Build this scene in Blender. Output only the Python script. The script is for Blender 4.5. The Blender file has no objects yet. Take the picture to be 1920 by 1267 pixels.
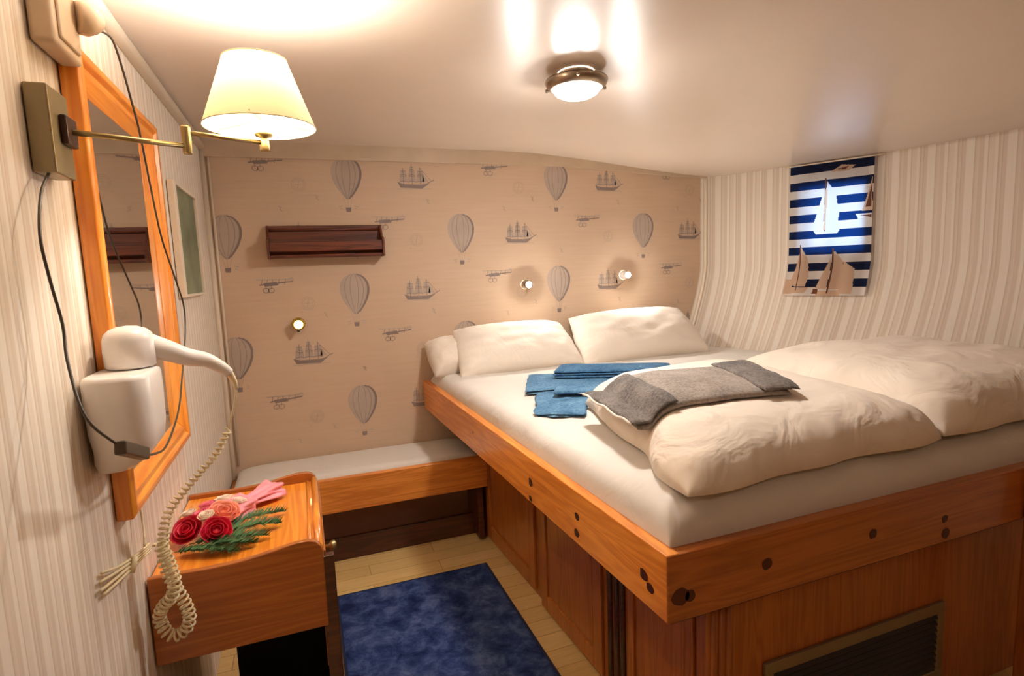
import bpy, bmesh, math, random
from mathutils import Vector, Matrix, noise
random.seed(7)
PI = math.pi
S = bpy.context.scene
COL = S.collection

# ------------------------------------------------------------------ camera
cam_d = bpy.data.cameras.new('camera'); cam = bpy.data.objects.new('camera', cam_d); COL.objects.link(cam)
F_PX = 1062.0
vy = Vector((560-960, 520-633.5, F_PX)).normalized()
vx = Vector((3850-960, 390-633.5, F_PX)); vx = (vx - vx.dot(vy)*vy).normalized()
vd = vx.cross(vy)
if vd.y < 0: vd = -vd
vz = -vd
# rows: world axes in image camera coordinates (x right, y down, z forward)
right = Vector((vx.x, vy.x, vz.x)); down = Vector((vx.y, vy.y, vz.y)); fwd = Vector((vx.z, vy.z, vz.z))
mw = Matrix.Identity(4)
for i in range(3):
    mw[i][0] = right[i]; mw[i][1] = -down[i]; mw[i][2] = -fwd[i]
mw[2][3] = 1.45
cam.matrix_world = mw
cam_d.sensor_width = 36; cam_d.sensor_fit = 'HORIZONTAL'; cam_d.lens = F_PX/1920*36
cam_d.clip_start = 0.02
S.camera = cam

# ------------------------------------------------------------------ world, exposure
w = bpy.data.worlds.new('world'); S.world = w; w.use_nodes = True
bg = w.node_tree.nodes['Background']; bg.inputs[0].default_value = (0.50, 0.72, 1.0, 1); bg.inputs[1].default_value = 3.0
S.view_settings.view_transform = 'Standard'; S.view_settings.look = 'None'
S.view_settings.gamma = 1; S.view_settings.use_curve_mapping = False
S.view_settings.exposure = 1.5
DOME_E, BULB_E, READ_E, BRASS_E = 84.0, 480.0, 460.0, 7.0
# added fill light behind the camera, standing in for a passage lamp
al = bpy.data.lights.new('fill_light', 'AREA'); al.shape = 'DISK'; al.size = .25; al.energy = 1.0; al.color = (1, .90, .76)
alo = bpy.data.objects.new('fill_light', al); COL.objects.link(alo); alo.location = (.9, -.45, 2.05)

# ------------------------------------------------------------------ materials
def lin(c):
    return tuple(((x/255)/12.92 if x/255 <= .04045 else ((x/255+.055)/1.055)**2.4) for x in c)
class NT:
    def __init__(s, name):
        s.m = bpy.data.materials.new(name); s.m.use_nodes = True; s.t = s.m.node_tree
        s.b = s.t.nodes['Principled BSDF']; s.out = s.t.nodes['Material Output']
    def n(s, typ, **kw):
        nd = s.t.nodes.new(typ)
        for k, v in kw.items(): setattr(nd, k, v)
        return nd
    def l(s, a, b): s.t.links.new(a, b)
    def math(s, op, a, b=None):
        nd = s.n('ShaderNodeMath', operation=op)
        for i, x in enumerate((a, b)):
            if x is None: continue
            if isinstance(x, (int, float)): nd.inputs[i].default_value = x
            else: s.l(x, nd.inputs[i])
        return nd.outputs[0]
    def ramp(s, fac, stops, interp='LINEAR'):
        r = s.n('ShaderNodeValToRGB'); cr = r.color_ramp; cr.interpolation = interp
        while len(cr.elements) < len(stops): cr.elements.new(0.5)
        for e, (p, c) in zip(cr.elements, stops): e.position = p; e.color = (*c, 1)
        s.l(fac, r.inputs[0]); return r.outputs[0]
    def noise(s, vec, scale, detail=4, rough=.55, dist=0):
        nd = s.n('ShaderNodeTexNoise'); nd.inputs['Scale'].default_value = scale; nd.inputs['Detail'].default_value = detail
        nd.inputs['Roughness'].default_value = rough; nd.inputs['Distortion'].default_value = dist
        if vec is not None: s.l(vec, nd.inputs['Vector'])
        return nd.outputs['Fac']
    def obj(s, scale=(1, 1, 1)):
        tc = s.n('ShaderNodeTexCoord'); mp = s.n('ShaderNodeMapping'); mp.inputs['Scale'].default_value = scale
        s.l(tc.outputs['Object'], mp.inputs['Vector']); return mp.outputs['Vector']
    def bump(s, h, strength, dist=.01):
        b = s.n('ShaderNodeBump'); b.inputs['Strength'].default_value = strength; b.inputs['Distance'].default_value = dist
        s.l(h, b.inputs['Height']); s.l(b.outputs['Normal'], s.b.inputs['Normal'])
    def set(s, col=None, rough=None, metal=None, spec=None, coat=None):
        if col is not None: s.b.inputs['Base Color'].default_value = (*col, 1)
        if rough is not None: s.b.inputs['Roughness'].default_value = rough
        if metal is not None: s.b.inputs['Metallic'].default_value = metal
        if spec is not None: s.b.inputs['Specular IOR Level'].default_value = spec
        if coat is not None: s.b.inputs['Coat Weight'].default_value = coat
        return s
def plain(name, col, rough=.5, metal=0, bump=0, bscale=200, var=.08, **k):
    t = NT(name).set(None, rough, metal, **k)
    v = t.obj(); f = t.noise(v, 6)
    t.l(t.ramp(f, [(.3, tuple(x*(1-var) for x in col)), (.7, tuple(min(1, x*(1+var)) for x in col))]), t.b.inputs['Base Color'])
    if bump: t.bump(t.noise(v, bscale, 2), bump, .003)
    return t.m
def wood(name, axis, dark, light, rough=.32, coat=.3, fine=1.0):
    t = NT(name).set(None, rough, coat=coat)
    sc = [14*fine]*3; sc[axis] = .9*fine
    v = t.obj(tuple(sc))
    warp = t.noise(v, 1.2, 3, .5, .6)
    ring = t.math('FRACT', t.math('MULTIPLY', warp, 7.0))
    ring = t.math('ABSOLUTE', t.math('SUBTRACT', ring, .5))
    sc2 = [160]*3; sc2[axis] = 4
    grain = t.noise(t.obj(tuple(sc2)), 1.0, 2)
    big = t.noise(t.obj((1.5, 1.5, 1.5)), 1.6, 2)
    fac = t.math('ADD', t.math('ADD', t.math('MULTIPLY', ring, .75), t.math('MULTIPLY', grain, .35)), t.math('MULTIPLY', big, .35))
    t.l(t.ramp(fac, [(.22, dark), (.75, light)]), t.b.inputs['Base Color'])
    t.bump(grain, .08, .002)
    return t.m
PD, PL = lin((204, 112, 36)), lin((240, 154, 66))
pine = [wood('pine_%s' % 'xyz'[i], i, PD, PL) for i in range(3)]
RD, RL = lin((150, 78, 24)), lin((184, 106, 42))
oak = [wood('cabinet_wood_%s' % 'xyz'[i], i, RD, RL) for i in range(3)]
dark_wood = wood('dark_mahogany', 0, lin((64, 26, 12)), lin((122, 58, 30)), .4, 0)
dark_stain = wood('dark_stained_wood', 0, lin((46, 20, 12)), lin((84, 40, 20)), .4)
knot_m = plain('knot', lin((74, 26, 8)), .4, var=.25)
mirror_wood = [wood('mirror_pine_%s' % 'xyz'[i], i, lin((214, 112, 22)), lin((246, 160, 58)), .28) for i in range(3)]

def striped():
    t = NT('striped_wallpaper').set(None, .6)
    uv = t.n('ShaderNodeUVMap'); sp = t.n('ShaderNodeSeparateXYZ'); t.l(uv.outputs[0], sp.inputs[0])
    u = t.math('FRACT', t.math('DIVIDE', sp.outputs[0], .165))
    L, Mi, D, T = lin((236, 224, 208)), lin((228, 212, 193)), lin((220, 202, 181)), lin((205, 184, 162))
    c = t.ramp(u, [(0, L), (.17, L), (.19, T), (.21, D), (.28, Mi), (.30, D), (.40, D), (.43, L), (.50, L), (.515, T), (.54, Mi), (.66, Mi), (.69, L), (.74, L), (.76, T), (.79, D), (.84, Mi), (.86, T), (.88, D), (.95, D), (.98, L)])
    n2 = t.noise(t.obj((160, 160, 2)), 1, 2)
    mx = t.n('ShaderNodeMixRGB', blend_type='MULTIPLY'); mx.inputs[0].default_value = 1
    t.l(c, mx.inputs[1]); t.l(t.ramp(n2, [(.3, (.95, .945, .94)), (.7, (1, 1, 1))]), mx.inputs[2])
    t.l(mx.outputs[0], t.b.inputs['Base Color'])
    t.bump(t.noise(t.obj(), 300, 2), .1, .002)
    return t.m
M_STRIPE = striped()
def paper():
    t = NT('nautical_wallpaper').set(None, .65)
    v = t.obj((3, 3, 60)); n1 = t.noise(v, 1.2, 4); n2 = t.noise(t.obj(), 2.5, 5)
    f = t.math('ADD', t.math('MULTIPLY', n1, .5), t.math('MULTIPLY', n2, .5))
    t.l(t.ramp(f, [(.3, lin((204, 174, 146))), (.7, lin((214, 186, 158)))]), t.b.inputs['Base Color'])
    return t.m
M_PAPER = paper()
M_INK = plain('print_dark', lin((142, 124, 116)), .65, var=.12)
M_INK2 = plain('print_mid', lin((186, 166, 150)), .65, var=.08)
M_INK3 = plain('print_faint', lin((190, 166, 144)), .65, var=.04)
M_CEIL = plain('ceiling_gloss_paint', lin((226, 208, 190)), .27, spec=.6, var=.01)
M_TRIM = plain('cream_trim', lin((226, 208, 184)), .4, var=.03)
M_CREAM = plain('cream_wall', lin((206, 190, 168)), .7, var=.03)
M_FRONT = plain('tan_panelling', lin((168, 130, 96)), .6, var=.04)
def floor_mat():
    t = NT('laminate_floor').set(None, .35)
    tc = t.obj((1, 1, 1))
    br = t.n('ShaderNodeTexBrick'); br.offset = .37
    br.inputs['Scale'].default_value = 1; br.inputs['Mortar Size'].default_value = .0018
    br.inputs['Brick Width'].default_value = .9; br.inputs['Row Height'].default_value = .095
    br.inputs['Color1'].default_value = (*lin((228, 192, 128)), 1); br.inputs['Color2'].default_value = (*lin((216, 176, 110)), 1)
    br.inputs['Mortar'].default_value = (*lin((176, 136, 78)), 1)
    t.l(tc, br.inputs['Vector'])
    g = t.noise(t.obj((4, 60, 1)), 1.5, 4)
    mx = t.n('ShaderNodeMixRGB', blend_type='MULTIPLY'); mx.inputs[0].default_value = 1
    t.l(br.outputs[0], mx.inputs[1]); t.l(t.ramp(g, [(.3, (.84, .82, .78)), (.7, (1, 1, 1))]), mx.inputs[2])
    t.l(mx.outputs[0], t.b.inputs['Base Color'])
    return t.m
M_FLOOR = floor_mat()
def rug_mat():
    t = NT('blue_rug').set(None, .95, spec=.1)
    f = t.noise(t.obj(), 11, 7, .7, .3)
    t.l(t.ramp(f, [(.36, lin((26, 36, 76))), (.5, lin((50, 66, 112))), (.66, lin((90, 104, 144)))]), t.b.inputs['Base Color'])
    t.bump(t.noise(t.obj(), 260, 3), .8, .006)
    return t.m
M_RUG = rug_mat(); M_RUGEDGE = plain('rug_binding', lin((24, 30, 58)), .9)
def cloth(name, col, fold=.25, fscale=9, weave=.15, var=.04):
    t = NT(name).set(None, .85, spec=.2)
    v = t.obj()
    f = t.noise(v, 5)
    t.l(t.ramp(f, [(.3, tuple(x*(1-var) for x in col)), (.7, col)]), t.b.inputs['Base Color'])
    h = t.math('ADD', t.math('MULTIPLY', t.noise(v, fscale, 3, .5, 1.2), 1.0), t.math('MULTIPLY', t.noise(v, 500, 1), weave*.1))
    t.bump(h, fold, .02)
    t.b.inputs['Sheen Weight'].default_value = .15
    return t.m
M_SHEET = cloth('white_sheet', lin((220, 211, 200)), .35, 7)
M_DUVET = cloth('cream_duvet', lin((238, 222, 204)), .8, 6)
M_PILLOW = cloth('white_pillowcase', lin((238, 224, 208)), .3, 6)
def terry(name, a, b, sc=90):
    t = NT(name).set(None, .95, spec=.1)
    v = t.obj(); f = t.math('ADD', t.math('MULTIPLY', t.noise(v, sc, 3, .7), .6), t.math('MULTIPLY', t.noise(v, 12, 3), .4))
    t.l(t.ramp(f, [(.36, a), (.64, b)]), t.b.inputs['Base Color'])
    t.bump(f, .5, .006); return t.m
M_BLUE = terry('blue_terry', lin((60, 98, 130)), lin((108, 146, 174)))
M_BLUE2 = terry('deep_blue_terry', lin((44, 80, 116)), lin((86, 126, 158)))
M_GREY = terry('grey_marled_knit', lin((122, 112, 104)), lin((174, 160, 148)), 120)
M_GREY2 = terry('dark_grey_marled_knit', lin((84, 78, 76)), lin((140, 130, 122)), 120)
M_BRASS = plain('aged_brass', lin((176, 158, 110)), .32, .9)
M_BRASSBOX = plain('bronze_plate', lin((150, 136, 104)), .38, .6)
M_GOLD = plain('bright_brass', lin((206, 176, 88)), .2, .9)
M_CHROME = plain('brushed_nickel', lin((176, 160, 142)), .28, .95)
M_WHITEP = plain('white_plastic', lin((236, 228, 222)), .3, var=.01)
M_BEIGEP = plain('beige_plastic', lin((206, 180, 150)), .4, var=.02)
M_CREAMP = plain('cream_plastic', lin((232, 214, 172)), .4, var=.02)
M_BLACKP = plain('dark_cable', lin((70, 58, 42)), .4)
M_BROWNP = plain('brown_switch', lin((62, 30, 22)), .3)
M_SLAT = plain('dark_louvre', lin((52, 44, 42)), .4, .3)
M_DARK = plain('void_shade', lin((20, 14, 12)), .8)  # near-black colour standing in for shade in the nightstand and behind the vent
M_PETR = plain('red_petal', lin((206, 20, 52)), .5, var=.2)
M_PETP = plain('pink_petal', lin((240, 110, 130)), .5, var=.12)
M_PETO = plain('peach_petal', lin((250, 150, 120)), .5, var=.12)
M_PETW = plain('cream_petal', lin((244, 220, 196)), .5)
M_WRAP = plain('pink_wrap', lin((246, 150, 160)), .45, var=.1)
M_LEAF = plain('fern_green', lin((66, 104, 58)), .6, var=.25)
def emit(name, col, s):
    t = NT(name); e = t.n('ShaderNodeEmission'); e.inputs[0].default_value = (*col, 1); e.inputs[1].default_value = s
    t.l(e.outputs[0], t.out.inputs[0]); return t.m
M_DOME = emit('lit_dome', (1, .975, .94), DOME_E)
M_BULB = emit('lit_bulb', (1, .975, .92), BULB_E)
M_READ = emit('lit_spot', (1, .97, .92), READ_E)
M_BRB = emit('lit_brass_bulb', (1, .80, .42), BRASS_E)
def shade_mat():
    t = NT('cream_lamp_shade')
    d = t.n('ShaderNodeBsdfDiffuse'); d.inputs[0].default_value = (*lin((246, 226, 186)), 1)
    tr = t.n('ShaderNodeBsdfTranslucent'); tr.inputs[0].default_value = (*lin((255, 226, 165)), 1)
    mx = t.n('ShaderNodeMixShader'); mx.inputs[0].default_value = .042
    t.l(d.outputs[0], mx.inputs[1]); t.l(tr.outputs[0], mx.inputs[2]); t.l(mx.outputs[0], t.out.inputs[0]); return t.m
M_SHADE = shade_mat()
M_MIRROR = NT('mirror_glass').set((.86, .86, .84), .03, 1).m
def curtain_mat(name, diff, trans, k=.5):
    t = NT(name)
    d = t.n('ShaderNodeBsdfDiffuse'); d.inputs[0].default_value = (*diff, 1)
    tr = t.n('ShaderNodeBsdfTranslucent'); tr.inputs[0].default_value = (*trans, 1)
    mx = t.n('ShaderNodeMixShader'); mx.inputs[0].default_value = k
    t.l(d.outputs[0], mx.inputs[1]); t.l(tr.outputs[0], mx.inputs[2]); t.l(mx.outputs[0], t.out.inputs[0]); return t.m
C_NAVY = curtain_mat('curtain_navy', lin((36, 34, 44)), lin((6, 78, 165)), .3)
C_WHITE = curtain_mat('curtain_white', lin((244, 232, 222)), lin((235, 240, 250)))
C_BROWN = curtain_mat('curtain_brown', lin((128, 84, 66)), lin((120, 80, 60)))
C_SAND = curtain_mat('curtain_sand', lin((226, 196, 170)), lin((226, 196, 170)))
M_PIC = plain('green_painting', lin((118, 124, 96)), .5, var=.35)
M_GLASS = NT('window_glass').set((1, 1, 1), .05).m
M_GLASS.node_tree.nodes['Principled BSDF'].inputs['Transmission Weight'].default_value = 1

# ------------------------------------------------------------------ builders
ORG = {}
def tag(o, label=None, cat=None, group=None, kind=None):
    if label: o['label'] = label
    if cat: o['category'] = cat
    if group: o['group'] = group
    if kind: o['kind'] = kind
    return o
def thing(name, label, cat, loc, group=None):
    o = bpy.data.objects.new(name, None); COL.objects.link(o); o.location = loc; o.empty_display_size = .05
    ORG[o] = Vector(loc); return tag(o, label, cat, group)
class MB:
    """collects shapes in world coordinates"""
    def __init__(s): s.v = []; s.f = []; s.mi = []; s.uv = {}; s.sm = []
    def add(s, vs, fs, mi=0, sm=False):
        o = len(s.v); s.v += [Vector(p) for p in vs]
        for f in fs: s.f.append([i+o for i in f]); s.mi.append(mi); s.sm.append(sm)
        return o
    def box(s, a, b, mi=0):
        x0, y0, z0 = a; x1, y1, z1 = b
        return s.prism([(x0, y0), (x1, y0), (x1, y1), (x0, y1)], z0, z1, mi)
    def prism(s, pl, z0, z1, mi=0):
        n = len(pl)
        z0 = z0 if isinstance(z0, (list, tuple)) else [z0]*n; z1 = z1 if isinstance(z1, (list, tuple)) else [z1]*n
        vs = [(p[0], p[1], z0[i]) for i, p in enumerate(pl)] + [(p[0], p[1], z1[i]) for i, p in enumerate(pl)]
        fs = [list(range(n))[::-1], list(range(n, 2*n))] + [[i, (i+1) % n, n+(i+1) % n, n+i] for i in range(n)]
        s.add(vs, fs, mi); return s
    def extr(s, pts3, d, mi=0):
        n = len(pts3); d = Vector(d); vs = [Vector(p) for p in pts3]; vs += [p+d for p in vs]
        s.add(vs, [list(range(n))[::-1], list(range(n, 2*n))] + [[i, (i+1) % n, n+(i+1) % n, n+i] for i in range(n)], mi); return s
    def lathe(s, prof, c, axis=(0, 0, 1), n=32, mi=0, cap=True):
        ax = Vector(axis).normalized(); q = Vector((0, 0, 1)).rotation_difference(ax); c = Vector(c); vs = []
        for r, h in prof:
            for k in range(n):
                a = 2*PI*k/n; vs.append(c + q @ Vector((r*math.cos(a), r*math.sin(a), h)))
        fs = []
        for i in range(len(prof)-1):
            for k in range(n): fs.append([i*n+k, i*n+(k+1) % n, (i+1)*n+(k+1) % n, (i+1)*n+k])
        if cap:
            if prof[0][0] > 1e-5: fs.append(list(range(n))[::-1])
            if prof[-1][0] > 1e-5: fs.append([(len(prof)-1)*n+k for k in range(n)])
        s.add(vs, fs, mi, True); return s
    def sphere(s, c, r, mi=0, n=20, sc=(1, 1, 1)):
        c = Vector(c); vs = []; m = n//2
        for i in range(m+1):
            t = PI*i/m
            for k in range(n):
                a = 2*PI*k/n; vs.append(c + Vector((r*sc[0]*math.sin(t)*math.cos(a), r*sc[1]*math.sin(t)*math.sin(a), r*sc[2]*math.cos(t))))
        fs = [[i*n+k, (i+1)*n+k, (i+1)*n+(k+1) % n, i*n+(k+1) % n] for i in range(m) for k in range(n)]
        s.add(vs, fs, mi, True); return s
    def tube(s, pts, r, n=10, mi=0, smooth=0, rs=None):
        P = [Vector(p) for p in pts]
        if smooth: P = spline(P, smooth)
        up = None; vs = []; N = len(P)
        for i, p in enumerate(P):
            t = (P[min(i+1, N-1)] - P[max(i-1, 0)]).normalized()
            if up is None:
                up = t.orthogonal().normalized()
            up = (up - up.dot(t)*t)
            up = up.normalized() if up.length > 1e-6 else t.orthogonal().normalized()
            b = t.cross(up); rr = rs(i/(N-1)) if rs else r
            for k in range(n):
                a = 2*PI*k/n; vs.append(p + (up*math.cos(a) + b*math.sin(a))*rr)
        fs = [[i*n+k, i*n+(k+1) % n, (i+1)*n+(k+1) % n, (i+1)*n+k] for i in range(N-1) for k in range(n)]
        fs += [list(range(n))[::-1], [(N-1)*n+k for k in range(n)]]
        s.add(vs, fs, mi, True); return s
    def build(s, name, mats, parent=None, bevel=0, seg=2, subsurf=0, smooth=None, weld=False, solid=0):
        me = bpy.data.meshes.new(name)
        if parent is not None: org = ORG[parent]
        else:
            xs = [v.x for v in s.v]; ys = [v.y for v in s.v]; zs = [v.z for v in s.v]
            org = Vector(((min(xs)+max(xs))/2, (min(ys)+max(ys))/2, min(zs)))
        me.from_pydata([v-org for v in s.v], [], s.f)
        if not isinstance(mats, (list, tuple)): mats = [mats]
        for m in mats: me.materials.append(m)
        for i, p in enumerate(me.polygons):
            p.material_index = s.mi[i]; p.use_smooth = s.sm[i] if smooth is None else smooth
        if s.uv:
            uvl = me.uv_layers.new(name='UVMap')
            for lp in me.loops: uvl.data[lp.index].uv = s.uv.get(lp.vertex_index, (0, 0))
        me.validate(); me.update()
        o = bpy.data.objects.new(name, me); COL.objects.link(o)
        ORG[o] = org
        if parent is not None: o.parent = parent
        else: o.location = org
        if weld:
            bm = bmesh.new(); bm.from_mesh(me); bmesh.ops.remove_doubles(bm, verts=bm.verts, dist=1e-5)
            bmesh.ops.recalc_face_normals(bm, faces=bm.faces); bm.to_mesh(me); bm.free()
        if bevel:
            md = o.modifiers.new('bevel', 'BEVEL'); md.width = bevel; md.segments = seg; md.limit_method = 'ANGLE'; md.angle_limit = .7
            for p in me.polygons: p.use_smooth = True
            wn = o.modifiers.new('wn', 'WEIGHTED_NORMAL'); wn.keep_sharp = False
        if subsurf:
            md = o.modifiers.new('sub', 'SUBSURF'); md.levels = subsurf; md.render_levels = subsurf
        if solid:
            md = o.modifiers.new('solid', 'SOLIDIFY'); md.thickness = solid; md.offset = 0
        if parent is not None and parent.parent is not None: o.location = (0, 0, 0)
        return o
def spline(P, k):
    P = [Vector(p) for p in P]
    if len(P) < 3: return P
    out = []; Q = [2*P[0]-P[1]] + P + [2*P[-1]-P[-2]]
    for i in range(1, len(Q)-2):
        a, b, c, d = Q[i-1:i+3]
        for j in range(k):
            t = j/k; out.append(.5*((2*b) + (c-a)*t + (2*a-5*b+4*c-d)*t*t + (3*b-a-3*c+d)*t**3))
    out.append(P[-1]); return out
def struct(mb, name, mats, **k): return tag(mb.build(name, mats, **k), kind='structure')
def sstep(t): t = max(0, min(1, t)); return t*t*(3-2*t)
def lerp(a, b, t): return a+(b-a)*t

def grid(mb, fn, nx, ny, mi=0, uv=None):
    o = len(mb.v)
    for i in range(nx+1):
        for j in range(ny+1):
            if uv: mb.uv[len(mb.v)] = uv(i/nx, j/ny)
            mb.v.append(Vector(fn(i/nx, j/ny)))
    for i in range(nx):
        for j in range(ny):
            mb.f.append([o+i*(ny+1)+j, o+(i+1)*(ny+1)+j, o+(i+1)*(ny+1)+j+1, o+i*(ny+1)+j+1])
            mb.mi.append(mi(i/nx, j/ny) if callable(mi) else mi); mb.sm.append(True)
    return o

# ------------------------------------------------------------------ room shell
YB, XL, YF = 3.15, -0.40, -0.80
def ceilz(x): return 2.12 - .12*sstep((x-1.1)/1.65)
PLAN = [(2.47, 3.16), (2.56, 3.14), (2.66, 3.07), (2.74, 2.92), (2.81, 2.74), (2.92, 2.52), (3.03, 2.32), (3.11, 2.0), (3.16, 1.7), (3.20, 1.3), (3.21, .8), (3.21, .2), (3.21, YF)]
PLANS = [(p.x, p.y) for p in spline([Vector((a, b, 0)) for a, b in PLAN], 8)]
def inset(z, y=0):
    k = lerp(1, .9, sstep((y-2.5)/.65)) * lerp(.45, 1, sstep((y-1.3)/.9))
    return k*.17*(max(0, 1.42-z)/.52)**1.4
def planx(y):
    for (xa, ya), (xb, yb) in zip(PLANS, PLANS[1:]):
        if yb <= y <= ya: return lerp(xa, xb, (ya-y)/(ya-yb+1e-9))
    return PLANS[0][0] if y > PLANS[0][1] else PLANS[-1][0]
def hullx(y, z): return planx(y) - inset(max(z, .55), y)

mb = MB(); mb.box((XL-.1, YF-.1, -.06), (3.4, YB+.1, 0)); struct(mb, 'floor', M_FLOOR)
mb = MB(); n = 60
grid(mb, lambda u, v: (lerp(XL-.1, 3.4, u), lerp(YB+.1, YF-.1, v), ceilz(lerp(XL-.1, 3.4, u))), n, 8)
grid(mb, lambda u, v: (lerp(XL-.1, 3.4, u), lerp(YF-.1, YB+.1, v), ceilz(lerp(XL-.1, 3.4, u))+.06), n, 8)
struct(mb, 'ceiling', M_CEIL)
# left striped wall with u along y
mb = MB(); o = mb.add([(XL, YF, 0), (XL, YB, 0), (XL, YB, 2.11), (XL, YF, 2.11), (XL-.08, YF, 0), (XL-.08, YB, 0), (XL-.08, YB, 2.11), (XL-.08, YF, 2.11)],
       [[0, 1, 2, 3], [4, 7, 6, 5], [0, 3, 7, 4], [1, 5, 6, 2], [0, 4, 5, 1], [3, 2, 6, 7]])
for i, v in enumerate(mb.v): mb.uv[i] = (v.y*1.5, v.z)
struct(mb, 'wall_left', M_STRIPE)
mb = MB(); mb.box((XL-.1, YF-.08, 0), (3.4, YF, 2.11)); struct(mb, 'wall_front', M_FRONT)

# hull wall (right), with the window opening
WY0, WY1, WZ0, WZ1 = 2.34, 2.63, 1.48, 1.86
mb = MB(); cols = [p for p in PLANS]
ext = []
for (a, b) in zip(cols, cols[1:]):
    ext.append(a)
cols = ext + [cols[-1]]
zs = [0, .3, .55] + [.55 + (2.0-.55)*i/36 for i in range(1, 37)] + [2.03]
acc = 0; us = [0]
for a, b in zip(cols, cols[1:]): acc += math.hypot(b[0]-a[0], b[1]-a[1]); us.append(acc)
for i, (x, y) in enumerate(cols):
    for z in zs:
        mb.uv[len(mb.v)] = (us[i], z); mb.v.append(Vector((x - inset(max(z, .55), y), y, z)))
nz = len(zs)
for i in range(len(cols)-1):
    for j in range(nz-1):
        ym = (cols[i][1]+cols[i+1][1])/2; zm = (zs[j]+zs[j+1])/2
        if WY0 < ym < WY1 and WZ0 < zm < WZ1: continue
        mb.f.append([i*nz+j, (i+1)*nz+j, (i+1)*nz+j+1, i*nz+j+1]); mb.mi.append(0); mb.sm.append(True)
struct(mb, 'wall_right', M_STRIPE)
mb = MB()
wf = []
for (ya, yb, za, zb) in ((WY0-.03, WY0, WZ0-.03, WZ1+.03), (WY1, WY1+.03, WZ0-.03, WZ1+.03), (WY0, WY1, WZ0-.03, WZ0), (WY0, WY1, WZ1, WZ1+.03)):
    xa, xb = planx(ya), planx(yb)
    mb.prism([(xa-.008, ya), (xb-.008, yb), (xb+.06, yb), (xa+.06, ya)], za, zb)
win = struct(mb, 'window_1', M_TRIM)
mb = MB(); xa, xb = planx(WY0)+.04, planx(WY1)+.04
mb.prism([(xa, WY0), (xb, WY1), (xb+.005, WY1), (xa+.005, WY0)], WZ0, WZ1); mb.build('pane', M_GLASS, win)

# back wall with printed motifs in its own mesh
mb = MB(); mb.box((XL-.08, YB, 0), (3.3, YB+.08, 2.11))
LIFT = [0]
def flat(pts, mi, lift=.0006):
    y = YB - lift
    mb.add([(x, y, z) for x, z in pts], [list(range(len(pts)))], mi)
def inb(x0, x1, z0, z1): return x0 > XL+.005 and x1 < 2.62 and z1 < 2.045 and z0 > .5
def stroke(pts, wd, mi, lift=.0009):
    for (x0, z0), (x1, z1) in zip(pts, pts[1:]):
        dx, dz = x1-x0, z1-z0; L = math.hypot(dx, dz) or 1; nx, nz_ = -dz/L*wd/2, dx/L*wd/2
        pp = [(x0+nx, z0+nz_), (x1+nx, z1+nz_), (x1-nx, z1-nz_), (x0-nx, z0-nz_)]
        pp = [(max(XL+.004, p), min(2.045, max(.5, q))) for p, q in pp]
        flat(pp, mi, lift)
def clipz(pts): return [(max(XL+.004, p), min(2.045, q)) for p, q in pts]
def balloon(cx, cz):
    env = []
    R = .075
    for k in range(28):
        a = 2*PI*k/28; x = R*math.sin(a); z = R*1.05*math.cos(a)
        if z < 0: z *= 1.75; x *= (1-.55*(z/(-R*1.84))**2)
        env.append((cx+x, cz+z))
    flat(clipz(env), 2, .0006)
    stroke(env+[env[0]], .0035, 1 if False else 2, .0008)
    # shaded gores on the right of the print
    for q, w_ in ((.93, .006), (.62, .0025), (.25, .002), (-.3, .002), (-.68, .002)):
        stroke([(cx+(x-cx)*q, z) for x, z in env[1:14]] if q > 0 else [(cx-(x-cx)*-q, z) for x, z in env[1:14]], w_, 1, .001)
    stroke(env[2:13], .009, 1, .0011)
    for dx in (-.018, 0, .018): stroke([(cx+dx*1.3, cz-.125), (cx+dx*.5, cz-.18)], .002, 2)
    flat([(cx-.014, cz-.18), (cx+.014, cz-.18), (cx+.011, cz-.203), (cx-.011, cz-.203)], 1)
    for sx in (-1, 1): stroke([(cx+sx*.03, cz-.172), (cx+sx*.05, cz-.178)], .004, 2); stroke([(cx+sx*.032, cz-.184), (cx+sx*.044, cz-.19)], .004, 2)
def ship(cx, cz):
    flat([(cx-.085, cz-.035), (cx-.07, cz-.065), (cx+.05, cz-.068), (cx+.09, cz-.04), (cx+.04, cz-.048), (cx-.05, cz-.046)], 1)
    stroke([(cx+.07, cz-.045), (cx+.115, cz-.022)], .004, 1)
    stroke([(cx-.09, cz-.072), (cx+.1, cz-.07)], .003, 2)
    for mx, h in ((-.052, .04), (-.005, .062), (.04, .045)):
        stroke([(cx+mx, cz-.046), (cx+mx, cz+h)], .003, 1)
        for k, (za, zb, wd) in enumerate(((-.035, -.004, .023), (0, .024, .018), (.028, .046, .012))):
            if zb > h: continue
            pts = [(cx+mx-wd, cz+za), (cx+mx-wd*.8, cz+zb), (cx+mx+wd*.8, cz+zb), (cx+mx+wd, cz+za)]
            if max(p[1] for p in pts) < 2.04: flat(pts, 2)
            stroke([pts[0], (cx+mx, cz+za+.006), pts[3]], .003, 1); stroke([pts[1], pts[2]], .0025, 1)
    stroke([(cx-.07, cz-.035), (cx-.052, cz+.035)], .002, 2); stroke([(cx+.042, cz+.04), (cx+.1, cz-.028)], .002, 1)
    flat([(cx+.05, cz-.03), (cx+.058, cz+.01), (cx+.085, cz-.032)], 2)
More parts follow.
